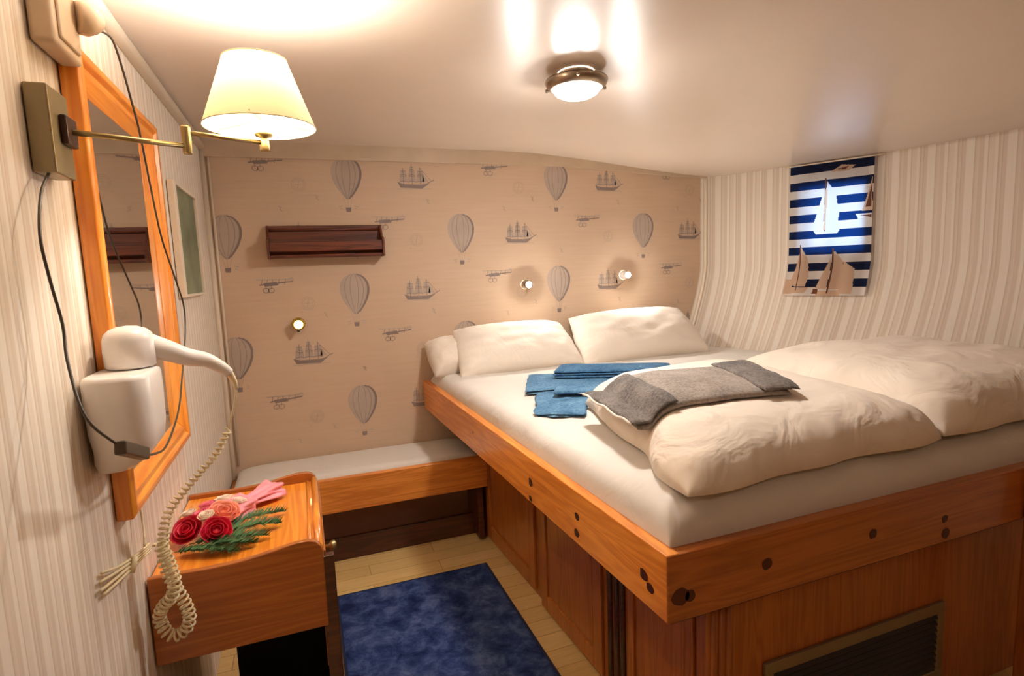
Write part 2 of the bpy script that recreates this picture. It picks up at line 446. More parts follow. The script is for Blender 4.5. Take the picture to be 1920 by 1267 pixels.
def plane(cx, cz):
    stroke([(cx-.085, cz+.022), (cx+.03, cz+.018), (cx+.095, cz+.022)], .005, 2)
    stroke([(cx-.07, cz-.006), (cx+.09, cz+.008)], .006, 1)
    flat([(cx-.05, cz+.004), (cx+.01, cz+.008), (cx+.02, cz-.01), (cx-.045, cz-.014)], 1)
    for dx in (-.06, -.035, -.01, .02, .05): stroke([(cx+dx, cz-.006), (cx+dx+.006, cz+.022)], .0025, 1)
    for dx in (-.04, -.015):
        stroke([(cx+dx+.014*math.cos(a*PI/6), cz-.034+.012*math.sin(a*PI/6)) for a in range(13)], .003, 1)
        stroke([(cx+dx, cz-.012), (cx+dx, cz-.03)], .002, 1)
    stroke([(cx+.06, cz+.008), (cx+.085, cz+.03), (cx+.095, cz+.01)], .003, 2)
def comp(cx, cz):
    for r in (.034, .026): stroke([(cx+r*math.cos(a*PI/12), cz+r*math.sin(a*PI/12)) for a in range(25)], .0025, 3)
    stroke([(cx-.004, cz-.02), (cx+.004, cz+.02)], .004, 3); stroke([(cx-.018, cz), (cx+.018, cz)], .002, 3)
    for d in range(6): stroke([(cx-.04+d*.002, cz-.042), (cx-.038+d*.002, cz-.045)], .002, 3)
def mark(cx, cz):
    stroke([(cx-.01, cz+.012), (cx+.006, cz+.004), (cx-.004, cz-.004), (cx+.01, cz-.014)], .006, 3)
for j in range(-1, 5):
    for i in range(-1, 4):
        for (fn, x0, z0, wd, hi, lo) in ((balloon, .275, 1.985, .08, .0, .21), (balloon, -.325, 1.69, .05, .0, .21), (ship, .625, 1.975, .12, .065, .08), (ship, .025, 1.67, .12, .065, .08),
                     (plane, -.12, 2.03, .1, .03, .05), (plane, .475, 1.735, .1, .03, .05), (comp, .035, 1.92, .05, .035, .05), (comp, .625, 1.63, .05, .035, .05),
                     (mark, -.06, 1.80, .03, .02, .02), (mark, .70, 1.84, .03, .02, .02), (mark, .3, 1.55, .03, .02, .02), (mark, .12, 1.25, .03, .02, .02)):
            cx = x0+1.205*i; cz = z0-.606*j
            if cx-wd < XL-.03 or cx+wd > 2.66 or cz-lo < .5 or cz+hi > 2.08: continue
            fn(cx, cz)
struct(mb, 'wall_back', [M_PAPER, M_INK, M_INK2, M_INK3])

# trims: ceiling strips, corner beads
mb = MB(); n = 30
for i in range(n):
    xa, xb = lerp(XL, 2.72, i/n), lerp(XL, 2.72, (i+1)/n)
    za, zb = ceilz(xa), ceilz(xb)
    mb.add([(xa, YB-.016, 2.045-.05*sstep((xa-1.4)/1.2)), (xb, YB-.016, 2.045-.05*sstep((xb-1.4)/1.2)), (xb, YB-.016, zb), (xa, YB-.016, za), (xa, YB, 2.045-.05*sstep((xa-1.4)/1.2)), (xb, YB, 2.045-.05*sstep((xb-1.4)/1.2))], [[0, 1, 2, 3], [0, 4, 5, 1]])
struct(mb, 'trim_1', plain('tan_trim', lin((204, 180, 152)), .45), weld=True)
mb = MB(); mb.tube([(XL+.006, YF, 2.095), (XL+.006, YB, 2.095)], .022, 8); struct(mb, 'trim_2', M_TRIM)
mb = MB(); mb.tube([(XL+.008, YB-.008, 0), (XL+.008, YB-.008, 2.1)], .013, 10); mb.tube([(XL+.035, YB-.004, 0.5), (XL+.035, YB-.004, 2.1)], .006, 8); struct(mb, 'trim_3', M_TRIM)
mb = MB()
for dx in (-.03, .02): mb.tube([(hullx(3.12, .7+i*.033)+dx, YB-.012, .7+i*.033) for i in range(40)], .009, 8)
struct(mb, 'trim_4', M_TRIM)

# ------------------------------------------------------------------ bench behind, under the back wall
def railx(y): return .713 - .046*(y-1.0)
bench = thing('bench', 'low built-in bench with an orange pine front rail along the balloon wallpaper wall', 'bench', (.2, 2.95, 0))
mb = MB(); mb.box((XL+.004, 2.75, .318), (.85, 2.785, .485)); mb.build('front_rail', pine[0], bench, bevel=.004)
mb = MB(); mb.box((XL+.004, 2.785, .40), (.85, YB-.003, .43)); mb.build('seat_board', pine[0], bench, bevel=.002)
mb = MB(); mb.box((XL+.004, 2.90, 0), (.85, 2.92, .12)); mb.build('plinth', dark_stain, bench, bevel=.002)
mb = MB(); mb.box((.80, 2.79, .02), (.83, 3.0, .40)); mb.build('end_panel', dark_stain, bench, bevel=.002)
mb = MB()
NX, NY = 40, 10
def ease(u, k=.75):
    """denser towards both ends"""
    s = math.sin((u-.5)*PI)*.5+.5
    return lerp(u, s, k)
def puff(corners, h, zb=0.0, n=36, p=5, m=2.2, wrinkle=0, wsc=5, seed=0, low=.0, bulge=0, hfn=None, edge_wave=0, frame=None):
    """a cushiony slab over a quad given counter-clockwise; frame maps (x,y,z) if given"""
    A, B, C, D = [Vector((*c, 0)) for c in corners]
    mb = MB(); 
    def xy(s, t):
        return (A*(1-s)+B*s)*(1-t) + (D*(1-s)+C*s)*t
    def prof(s, t):
        a = max(0, 1-abs(2*s-1)**p); b = max(0, 1-abs(2*t-1)**p)
        return (a*b)**(1/m)
    def top(u, v):
        s, t = ease(u), ease(v); q = xy(s, t); e = prof(s, t)
        hh = hfn(s, t) if hfn else 1
        z = zb + low*h + (1-low)*h*e*hh
        if wrinkle:
            nv = noise.fractal(Vector((q.x*wsc+seed, q.y*wsc, seed)), 1, 2, 4) ; rd = 1-abs(noise.noise(Vector((q.x*wsc*.8+seed*3, q.y*wsc*1.6, 2.2+seed))))*2
            z += wrinkle*e*(nv*.6 + rd*.5)
        rim = max(0, 1-min(s, t, 1-s, 1-t)/.09)
        if wrinkle > .008 and rim > 0:
            fr = abs(noise.noise(Vector((q.x*16+seed, q.y*16, 3.3))))
            z -= .016*e*rim*(1-fr*3 if fr < .33 else 0)
        if edge_wave:
            d = Vector((noise.noise(Vector((s*4, t*4, seed))), noise.noise(Vector((s*4, t*4, seed+9))), 0))*edge_wave; q = q+d
        return (q.x, q.y, z)
    def bot(u, v):
        x, y, z = top(u, v); s, t = ease(u), ease(v); e = prof(s, t)
        return (x, y, zb + low*h*(1-e)*1.0 + (-bulge*e))
    grid(mb, top, n, n); o2 = len(mb.v); grid(mb, bot, n, n)
    for k in range(len(mb.f)//2, len(mb.f)): mb.f[k] = mb.f[k][::-1]
    if frame: mb.v = [frame(v) for v in mb.v]
    return mb
pad = puff([(XL+.02, 2.79), (.84, 2.79), (.84, YB-.01), (XL+.02, YB-.01)], .07, .431, 24, p=14, wrinkle=.004)
tag(pad.build('bench_cushion', M_SHEET, weld=True), 'thin pale cream pad lying on the low bench below the wallpaper', 'cushion')

# ------------------------------------------------------------------ bed
bed = thing('bed', 'raised built-in pine double berth with knotty side boards and cupboard doors beneath', 'bed', (1.6, 2.0, 0))
def knots(mb, lst, fn):
    for a, z, r, sq in lst:
        k = 14; pts = []
        for i in range(k):
            an = 2*PI*i/k; pts.append(fn(a + r*sq*math.cos(an)*(1+.2*random.random()), z + r*math.sin(an)*(1+.2*random.random())))
        mb.add(pts, [list(range(k))], 1)
        mb.add([p + (Vector(fn(a, z)) - p)*0 for p in map(Vector, pts)], [list(range(k))[::-1]], 1)
mb = MB()
y0, y1 = 1.0, YB-.004
mb.prism([(railx(y0), y0), (railx(y0)+.036, y0), (railx(y1)+.036, y1), (railx(y1), y1)], [.645, .645, .685, .685], [.805, .805, .842, .842])
for (yk, zk, rk) in ((1.085, .715, .013), (1.060, .694, .011), (1.40, .732, .010), (1.405, .680, .011), (1.716, .726, .013), (1.72, .668, .009), (2.3, .75, .005)):
    k = 14; mb.add([(railx(yk)-.0006, yk + rk*1.3*math.cos(2*PI*i/k)*(1+.25*random.random()), zk+.005 + rk*math.sin(2*PI*i/k)*(1+.25*random.random())) for i in range(k)], [list(range(k))], 1)
mb.build('side_board', [pine[1], knot_m], bed, bevel=.003)
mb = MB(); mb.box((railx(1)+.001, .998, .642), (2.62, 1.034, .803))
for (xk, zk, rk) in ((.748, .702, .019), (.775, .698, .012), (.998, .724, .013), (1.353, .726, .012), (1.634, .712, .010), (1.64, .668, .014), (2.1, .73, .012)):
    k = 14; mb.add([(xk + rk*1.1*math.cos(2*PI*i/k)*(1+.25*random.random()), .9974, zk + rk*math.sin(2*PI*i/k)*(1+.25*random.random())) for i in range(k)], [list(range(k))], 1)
mb.build('foot_board', [oak[0], knot_m], bed, bevel=.003)  # darker, redder wood than the side board, painting in the foot end's shade
mb = MB(); mb.box((1.985, .945, 0), (2.05, .996, .812)); mb.build('post', oak[2], bed, bevel=.006)
mb = MB(); mb.box((railx(1.03)+.05, 1.05, .60), (2.5, 3.0, .66)); mb.build('slat_base', dark_stain, bed)
def cx_a(y): return .858 + .046*(2.9-y)
def cx_b(y): return .865 + .046*(2.1-y)
YC = 1.12
mb = MB(); mb.prism([(cx_a(3.12), 3.12), (cx_a(2.12), 2.12), (cx_b(2.12)+.012, 2.12), (cx_b(YC)+.012, YC), (2.6, YC), (2.6, 2.9), (2.3, 3.12)], 0, .60)
mb.build('cabinet_body', oak[2], bed, bevel=.003)
def side_panelled(name, fx, ya, yb, z0, z1, fr=.055, th=.016, out=.014):
    """frame-and-panel door on the slanting cabinet side; ya is the nearer end"""
    def P(y, d): return (fx(y)-d, y)
    mb = MB()
    def slab(a, b, za, zb, d0, d1): mb.prism([P(a, d1), P(a, d0), P(b, d0), P(b, d1)], za, zb)
    slab(ya, ya+fr, z0, z1, 0, out); slab(yb-fr, yb, z0, z1, 0, out); slab(ya+fr, yb-fr, z0, z0+fr*1.2, 0, out); slab(ya+fr, yb-fr, z1-fr, z1, 0, out)
    d = mb.build(name, oak[2], bed, bevel=.003)
    mb = MB(); slab(ya+fr+.012, yb-fr-.012, z0+fr*1.2+.012, z1-fr-.012, .001, .009); mb.build('panel', oak[2], d, bevel=.004)
    mb = MB(); slab(ya+fr, yb-fr, z0+fr*1.2, z1-fr, .0, .004); mb.build('panel_field', oak[2], d)
side_panelled('door', cx_a, 2.2, 2.80, .03, .60)
side_panelled('door', lambda y: cx_b(y)+.012, 1.62, 2.1, .02, .60)
side_panelled('door', lambda y: cx_b(y)+.012, 1.16, 1.46, .02, .60, fr=.03)
mb = MB()
for yy in (1.50, 1.535, 1.575):
    mb.tube([(cx_b(yy)+.008, yy, 0.01), (cx_b(yy)+.008, yy, .60)], .011, 10)
mb.build('beading', dark_stain, bed)
mb = MB()
mb.box((cx_b(YC)-.0, YC-.014, 0), (cx_b(YC)+.085, YC+.03, .60)); mb.build('corner_post', oak[2], bed, bevel=.004)
mb = MB()
for k in range(3): mb.tube([(cx_b(YC)+.02+k*.024, YC-.014, .01), (cx_b(YC)+.02+k*.024, YC-.014, .60)], .008, 8)
mb.build('fluting', oak[2], bed)
mb = MB()
for a, b in (((1.11, YC-.012, .315), (1.84, YC-.001, .35)), ((1.11, YC-.012, .09), (1.84, YC-.001, .12)), ((1.11, YC-.012, .12), (1.14, YC-.001, .315)), ((1.81, YC-.012, .12), (1.84, YC-.001, .315))): mb.box(a, b)
g = mb.build('vent_frame', M_BRASSBOX, bed, bevel=.002)
mb = MB(); mb.box((1.14, YC-.003, .12), (1.81, YC-.0005, .315)); mb.build('vent_backing', M_DARK, g)
for k in range(9):
    mb = MB(); z = .13+k*.021; mb.prism([(1.14, YC-.012), (1.81, YC-.012), (1.81, YC-.004), (1.14, YC-.004)], [z, z, z+.008, z+.008], [z+.003, z+.003, z+.011, z+.011]); mb.build('vent_slat', M_SLAT, g)

# mattress with its sheet
def zsheet(x, y): return .900 + .006*noise.noise(Vector((x*3, y*3, 1)))
mb = MB()
N = 64
def msh(u, v):
    s, t = ease(u, .85), ease(v, .85)
    y = lerp(1.030, YB-.012, t); xl = railx(y)+.032; xr = min(hullx(y, .85)-.02, 2.66+.0*y)
    x = lerp(xl, xr, s)
    e = (max(0, 1-abs(2*s-1)**40)*max(0, 1-abs(2*t-1)**36))**.5
    z = .815 + .087*e + .004*noise.noise(Vector((x*4, y*4, 0)))*e
    z += .008*e*max(0, 1-abs(noise.noise(Vector((x*6-y*3, y*5+x*2, 5))))*6)*(1 if y < 1.9 else .4)
    # the corner of the sheet gathers in pleats
    d = math.hypot(x-.74, y-1.04)
    if d < .22: z += .006*math.sin(math.atan2(y-.9, x-.6)*34)*(1-d/.22)*(e+.2)
    return (x, y, z)
grid(mb, msh, N, N)
def msb(u, v): x, y, z = msh(u, v); return (x, y, .70)
def mskirt(): pass
o2 = len(mb.v)
loop = [i*(N+1) for i in range(N+1)] + [N*(N+1)+j for j in range(1, N+1)] + [i*(N+1)+N for i in range(N-1, -1, -1)] + [j for j in range(N-1, 0, -1)]
base = []
for idx in loop:
    v = mb.v[idx]
    cx, cy = 1.6, 2.0
    x, y = v.x, v.y
    x = min(max(x, railx(y)+.040), x if x > 2 else 9) if x < 1.2 else x
    y = max(y, 1.038)
    base.append(len(mb.v)); mb.v.append(Vector((x, y, .665)))
L = len(loop)
for k in range(L):
    a, b = loop[k], loop[(k+1) % L]
    # intermediate ring sits at the board tops
    mb.f.append([a, base[k], base[(k+1) % L], b]); mb.mi.append(0); mb.sm.append(True)
mb.f.append(base); mb.mi.append(0); mb.sm.append(False)
mat_o = mb.build('mattress', M_SHEET, weld=True)
tag(mat_o, 'wide mattress under a smooth white fitted sheet in the pine berth', 'mattress')

# pillows
def pillow(c, wx, wy, h, rot, tilt, label, seed, roll=0, group='white pillows at the head of the bed'):
    R = Matrix.Rotation(rot, 3, 'Z') @ Matrix.Rotation(tilt, 3, 'X') @ Matrix.Rotation(roll, 3, 'Y'); c = Vector(c)
    mb = MB(); n = 34
    def f(sign):
        def g(u, v):
            s, t = ease(u)*2-1, ease(v)*2-1
            px, py = s*(1-.04*math.cos(t*PI/2)-.10*max(0, t)), t*(1-.05*math.cos(s*PI/2)) + (.10*math.cos(s*PI/2) if t > 0 else 0)*t
            e = (max(0, 1-abs(s)**3.2)*max(0, 1-abs(t)**2.8))**.5
            z = sign*h/2*e*(1 if sign > 0 else .8)
            z += .012*e*noise.fractal(Vector((px*2.2+seed, py*2.2, sign)), 1, 2, 3)
            z += .006*e**.3*noise.noise(Vector((px*9, py*7, seed)))*(abs(s)**3+abs(t)**3)
            return c + R @ Vector((px*wx/2, py*wy/2, z))
        return g
    grid(mb, f(1), n, n); k = len(mb.f); grid(mb, f(-1), n, n)
    for i in range(k, len(mb.f)): mb.f[i] = mb.f[i][::-1]
    return tag(mb.build('pillow', M_PILLOW, weld=True), label, 'pillow', group)
pillow((1.115, 2.955, 1.005), .74, .34, .20, .03, .74, 'white pillow propped on the left of the bed head, under the left wall spot', 1)
pillow((1.90, 2.95, 1.015), .86, .38, .22, -.02, .76, 'plump white pillow propped on the right of the bed head by the hull wall', 4, roll=-.03)
pillow((.79, 3.03, .975), .34, .26, .20, .12, .62, 'small white pillow tucked behind the left pillow at the corner board', 8)

# duvets
def dh_left(s, t):
    return (1 - .16*(1-sstep(s/.26)))*(1+.06*math.sin(t*PI))*(1-.10*(1-sstep(t/.3)))
d1 = puff([(.79, 1.025), (1.69, 1.05), (1.72, 2.02), (1.0, 1.92)], .138, .905, 72, p=10, m=2.1, wrinkle=.011, wsc=4.5, seed=2, low=.10, hfn=dh_left, edge_wave=.03)
tag(d1.build('duvet', M_DUVET, weld=True), 'folded cream duvet on the near half of the bed, under the grey towel', 'duvet', 'folded duvets on the bed')
d2 = puff([(1.70, 1.05), (2.70, 1.06), (2.74, 1.95), (1.74, 2.0)], .165, .905, 72, p=8, m=1.9, wrinkle=.014, wsc=4.5, seed=6, low=.12, hfn=lambda s, t: 1+.12*math.sin(s*PI)*math.sin(t*PI), edge_wave=.03)
tag(d2.build('duvet', M_DUVET, weld=True), 'thicker folded cream duvet against the striped hull wall', 'duvet', 'folded duvets on the bed')

# towels
def fold(name, corners, z, h, mat, layers=1, seed=0, wr=.004, p=12, drape=None):
    out = None
    mb = MB()
    for k in range(layers):
        hh = h/layers
        q = [(x+random.uniform(-.004, .004)*(k > 0), y+random.uniform(-.004, .004)*(k > 0)) for x, y in corners]
        m2 = puff(q, hh*1.02, 0, 20, p=p, m=3, wrinkle=wr if k == layers-1 else 0, wsc=9, seed=seed+k, low=.4, edge_wave=.012)
        for v in m2.v: v.z += (drape(v.x, v.y) if drape else z) + k*hh
        mb.add(m2.v, m2.f, 0, True)
    return mb
f = fold('t', [(.775, 1.875), (.93, 1.79), (1.10, 2.06), (.91, 2.20)], .907, .016, M_BLUE, 2, 1)
tag(f.build('towel', M_BLUE, weld=False), 'small blue face towel lying nearest the bed edge, beside the duvet corner', 'towel', 'folded blue towels on the bed')
f = fold('t', [(.89, 2.22), (1.02, 2.08), (1.74, 2.09), (1.76, 2.22), (0, 0)][:4], .924, .022, M_BLUE, 2, 3)
f = fold('t', [(.875, 2.23), (1.62, 2.08), (1.75, 2.19), (1.03, 2.58)], .907, .024, M_BLUE, 2, 3)
tag(f.build('towel', M_BLUE), 'large flat blue towel spread under the folded dark blue one', 'towel', 'folded blue towels on the bed')
f = fold('t', [(1.075, 2.37), (1.54, 2.13), (1.65, 2.27), (1.19, 2.54)], .936, .036, M_BLUE2, 3, 5)
tag(f.build('towel', M_BLUE2), 'folded darker blue towel on top of the large blue towel nearest the pillows', 'towel', 'folded blue towels on the bed')
f = fold('t', [(.93, 2.06), (1.10, 1.99), (1.17, 2.08), (.99, 2.16)], .937, .014, M_BLUE, 1, 7)
tag(f.build('towel', M_BLUE), 'small folded blue washcloth across the front edge of the large blue towel', 'towel', 'folded blue towels on the bed')
# grey marled bath towel
gt = thing('bath_towel', 'long folded grey marled towel with darker cuffs on the cream duvet', 'towel', (1.17, 1.45, 1.03))
from mathutils.bvhtree import BVHTree
BV = BVHTree.FromPolygons([tuple(v) for v in d1.v], d1.f)
def dz1(x, y):
    h = BV.ray_cast(Vector((x, y, 2)), Vector((0, 0, -1)))
    return h[0].z if h[0] is not None else .912
def dz(x, y): return max(.985, dz0(x, y))
def dz0(x, y):
    best = []
    for a in range(8):
        for rr_ in (.04, .09, .15): best.append(dz1(x+rr_*math.cos(a*PI/4), y+rr_*math.sin(a*PI/4)))
    m_ = sum(best)/len(best)
    return (max(m_, dz1(x, y))*2 + dz1(x, y))/3 + .003 if dz1(x, y) < m_ else dz1(x, y) + .002
GA, GB, GC, GD = Vector((.84, 1.32, 0)), Vector((1.33, 1.235, 0)), Vector((1.475, 1.61, 0)), Vector((.905, 1.72, 0))
def gq(s, t): return (GA*(1-s)+GB*s)*(1-t)+(GD*(1-s)+GC*s)*t
def strip(s0, s1, z, h, seed, t0=0, t1=1, ext=0):
    a, b, c, d = gq(s0, t0-ext), gq(s1, t0-ext), gq(s1, t1+ext), gq(s0, t1+ext)
    m2 = puff([(a.x, a.y), (b.x, b.y), (c.x, c.y), (d.x, d.y)], h, 0, 26, p=10, m=2.5, wrinkle=.004, wsc=8, seed=seed, low=.3, edge_wave=.012)
    for v in m2.v: v.z += dz(v.x, v.y) + z
    return m2
strip(0.02, .98, 0, .026, 3).build('folded_body', M_GREY, gt, weld=True)
strip(-.02, .26, .022, .014, 5, ext=.01).build('cuff', M_GREY2, gt, weld=True)
strip(.80, 1.03, .022, .014, 6, ext=.02).build('cuff', M_GREY2, gt, weld=True)
mb = MB(); mb.tube([gq(-.025, t/8*1.0)+Vector((0, 0, dz(gq(-.02, t/8).x, gq(-.02, t/8).y)+.026+.004*math.sin(t*2))) for t in range(9)], .004, 8, smooth=3); mb.build('hem', M_PILLOW, gt)

# ------------------------------------------------------------------ rug
rug = thing('rug', 'dark blue mottled carpet mat with a bound edge on the pale laminate floor', 'rug', (.4, 1.6, 0))
mb = MB()
RX0, RX1, RY0, RY1 = .05, .755, .9, 2.545
grid(mb, lambda u, v: (lerp(RX0, RX1, u), lerp(RY0, RY1, v), .011+.0012*noise.noise(Vector((u*20, v*40, 0)))), 30, 60)
mb.box((RX0, RY0, .0008), (RX1, RY1, .009)); mb.build('pile', M_RUG, rug)
mb = MB(); b = .011
mb.tube([(RX0, RY0, .008), (RX1, RY0, .008), (RX1, RY1, .008), (RX0, RY1, .008), (RX0, RY0, .008)], .007, 8); mb.build('binding', M_RUGEDGE, rug)

# ------------------------------------------------------------------ nightstand
ns = thing('nightstand', 'orange pine nightstand with scalloped side rails against the left striped wall', 'nightstand', (-.19, 1.79, 0))
NYA, NYB, NXR, NZ = 1.50, 2.07, .004, .738
def scallop(z0):
    top_ = [(-.396, .752), (-.33, .752), (-.27, .750), (-.20, .752), (-.15, .757), (-.10, .766), (-.06, .772), (-.03, .772), (-.012, .766), (.0, .752), (.004, .735)]
    return [(-.396, z0)] + top_ + [(.004, z0)]
for (yy, z0) in ((NYA, .527), (NYB-.018, .35)):
    mb = MB(); mb.extr([(x, yy, z) for x, z in scallop(z0)], (0, .018, 0)); mb.build('side_panel', oak[0], ns, bevel=.004)
mb = MB(); mb.box((-.396, NYA+.018, .718), (NXR-.012, NYB-.018, NZ)); mb.build('top', mirror_wood[1], ns, bevel=.003)
mb = MB(); mb.tube([(NXR-.010, NYA+.018, .742), (NXR-.010, NYB-.018, .742)], .011, 12); mb.tube([(NXR-.032, NYA+.018, .739), (NXR-.032, NYB-.018, .739)], .005, 8); mb.build('front_lip', mirror_wood[1], ns)
mb = MB(); mb.box((NXR-.012, NYA+.019, .40), (NXR+.006, NYB-.019, .73)); d = mb.build('drawer_front', oak[1], ns, bevel=.003)
mb = MB(); mb.lathe([(.006, 0), (.006, .010), (.014, .016), (.015, .024), (.009, .030), (0, .031)], (NXR+.006, 1.60, .70), (1, 0, 0), 18); mb.build('knob', M_BRASS, d)
mb = MB(); mb.box((NXR-.010, NYA+.002, 0), (NXR+.026, NYA+.026, .72)); mb.build('leg', dark_stain, ns, bevel=.003)
mb = MB(); mb.box((NXR-.010, NYB-.03, 0), (NXR+.020, NYB-.002, .40)); mb.build('leg', dark_stain, ns, bevel=.003)
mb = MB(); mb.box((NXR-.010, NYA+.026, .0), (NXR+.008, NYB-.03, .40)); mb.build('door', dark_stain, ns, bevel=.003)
mb = MB(); mb.box((-.30, NYB-.03, .0), (NXR-.011, NYB-.016, .36)); mb.build('back_panel', M_DARK, ns)  # near-black paints the shade inside the open nightstand
mb = MB(); mb.box((-.30, NYA+.03, .012), (NXR-.011, NYB-.031, .03)); mb.build('bottom_shelf', M_DARK, ns)

# ------------------------------------------------------------------ bouquet
bq = thing('bouquet', 'bouquet of red, pink and peach roses with fern and pink wrap on the nightstand', 'flowers', (-.24, 1.78, NZ+.002))
BZ = NZ+.003
def rose(c, r, mat, axis, seed):
    random.seed(seed); ax = Vector(axis).normalized(); q = Vector((0, 0, 1)).rotation_difference(ax); c = Vector(c); mb = MB()
    for layer, (npet, rad, hh, op) in enumerate(((1, .30, .9, .0), (3, .45, .95, .15), (4, .70, .9, .3), (5, .98, .72, .55))):
        for k in range(npet):
            a0 = 2*PI*k/npet + layer*.7; span = (2*PI/npet)*(1.35 if npet > 1 else 1.1)
            o = len(mb.v); nu, nv = 8, 5
            def pf(u, v):
                a = a0+(u-.5)*span; rr = r*rad*(.35+.65*math.sin(v*PI/2)**.8) + r*op*.35*v*v*(1-.6*abs(2*u-1)); z = r*hh*v*(1-.25*abs(2*u-1)**2) - r*.35
                rr += .05*r*u
                return c + q @ Vector((rr*math.cos(a), rr*math.sin(a), z))
            grid(mb, pf, nu, nv)
    mb.sphere(c - ax*r*.2, r*.42, n=12)
    return mb.build('rose', mat, bq, solid=.0006)
rose((-.335, 1.69, BZ+.036), .036, M_PETR, (-.3, -.6, .8), 1)
rose((-.262, 1.655, BZ+.036), .034, M_PETR, (.2, -.7, .7), 2)
rose((-.255, 1.755, BZ+.044), .038, M_PETO, (.25, -.35, .9), 3)
rose((-.31, 1.75, BZ+.052), .026, M_PETP, (-.3, .0, .9), 4)
rose((-.30, 1.83, BZ+.045), .026, M_PETP, (0, .1, 1), 5)
rose((-.262, 1.85, BZ+.05), .024, M_PETW, (0, .1, 1), 6)
rose((-.225, 1.83, BZ+.045), .022, M_PETW, (.2, .1, 1), 7)
rose((-.345, 1.77, BZ+.055), .018, M_PETW, (-.2, 0, 1), 8)
rose((-.29, 1.70, BZ+.066), .019, M_PETW, (-.1, -.2, 1), 9)
# pink wrap: crumpled cone and folded tail
mb = MB()
def wrapf(u, v):
    a = u*2*PI; L = v; c = Vector((-.27, 1.80, BZ+.026)).lerp(Vector((-.13, 1.965, BZ+.022)), L)
    r = lerp(.052, .036, L) if L < .5 else lerp(.024, .046, (L-.5)/.5)
    r *= 1+.22*math.sin(a*5+L*3)+.12*math.sin(a*9-L*7)
    d = Vector((-.76, .65, 0))
    p = c + d*r*math.cos(a) + Vector((0, 0, 1))*r*.55*math.sin(a)
    p.z = max(p.z, BZ+.001); return p
grid(mb, wrapf, 44, 14); mb.build('wrapping', M_WRAP, bq, solid=.0008)
random.seed(3)
def fern(start, end, wd, n=46):
    mb = MB(); s, e = Vector(start), Vector(end); d = (e-s); side = Vector((-d.y, d.x, 0)).normalized()
    mb.tube([s, (s+e)/2+Vector((0, 0, .012)), e], .0012, 6, smooth=5)
    for k in range(n):
        t = .08+.9*k/n; p = s+d*t+Vector((0, 0, .012*math.sin(t*PI)))
        for sg in (-1, 1):
            L = wd*math.sin(PI*min(1, t*.85+.12))*random.uniform(.8, 1.1); tip = p+side*sg*L + d.normalized()*L*.5+Vector((0, 0, random.uniform(-.004, .012)))
            w_ = d.normalized()*.0032
            mb.add([p-w_, p+w_, tip], [[0, 1, 2]]); mb.add([p.lerp(tip, .4)-w_*.8, p.lerp(tip, .4)+w_*.8, p.lerp(tip, .8)+Vector((0, 0, .008))+d.normalized()*.01], [[0, 1, 2]])
    return mb.build('fern_frond', M_LEAF, bq)
for s_, e_, w_ in (((-.33, 1.66, BZ+.012), (-.13, 1.63, BZ+.010), .034), ((-.27, 1.68, BZ+.016), (-.10, 1.70, BZ+.010), .036), ((-.26, 1.72, BZ+.014), (-.09, 1.79, BZ+.008), .03),
                   ((-.36, 1.63, BZ+.010), (-.20, 1.57, BZ+.006), .028), ((-.30, 1.62, BZ+.01), (-.16, 1.60, BZ+.008), .03)): fern(s_, e_, w_)

# ------------------------------------------------------------------ mirror
mir = thing('mirror', 'tall wall mirror in a glossy orange pine frame on the left wall', 'mirror', (XL+.002, 1.68, .96))
MY0, MY1, MZ0, MZ1 = 1.36, 2.02, .955, 1.915
fw = .075; xw = XL+.002
def bar(axis, a0, a1, b0, b1):
    mb = MB()
    prof = [(0, 0), (.030, 0), (.034, .008), (.034, .022), (.026, .030), (.028, .045), (.018, .062), (.012, fw), (0, fw)]
    return prof
mb = MB()
prof = [(0, 0), (.030, 0), (.036, .008), (.036, .022), (.027, .030), (.029, .045), (.018, .062), (.012, fw), (0, fw)]
def ring_pts(d): return [(MY0+d, MZ0+d), (MY1-d, MZ0+d), (MY1-d, MZ1-d), (MY0+d, MZ1-d)]
for side in range(4):
    mb = MB(); k = len(prof); vs = []
    for (h, d) in prof: p = ring_pts(d)[side]; vs.append((xw+h, p[0], p[1]))
    for (h, d) in prof: p = ring_pts(d)[(side+1) % 4]; vs.append((xw+h, p[0], p[1]))
    mb.add(vs, [[i, (i+1) % k, k+(i+1) % k, k+i] for i in range(k)] + [list(range(k))[::-1], list(range(k, 2*k))])
    mb.build('frame_rail' if side % 2 == 0 else 'frame_stile', mirror_wood[1 if side % 2 == 0 else 2], mir, weld=True, bevel=.002)
mb = MB(); mb.box((xw+.002, MY0+fw-.01, MZ0+fw-.01), (xw+.011, MY1-fw+.01, MZ1-fw+.01)); mb.build('mirror_glass', M_MIRROR, mir)

# picture further along the left wall
pc = thing('picture', 'small greenish picture with a cream side frame on the left wall beyond the mirror', 'picture', (XL+.002, 2.58, 1.39))
mb = MB()
for a, b in (((2.27, 1.395), (2.31, 1.80)), ((2.72, 1.395), (2.73, 1.80)), ((2.31, 1.395), (2.72, 1.405)), ((2.31, 1.79), (2.72, 1.80))): mb.box((XL+.002, a[0], a[1]), (XL+.024, b[0], b[1]))
mb.build('frame', M_TRIM, pc, bevel=.002)
mb = MB(); mb.box((XL+.002, 2.31, 1.405), (XL+.014, 2.72, 1.79)); mb.build('painting', M_PIC, pc)

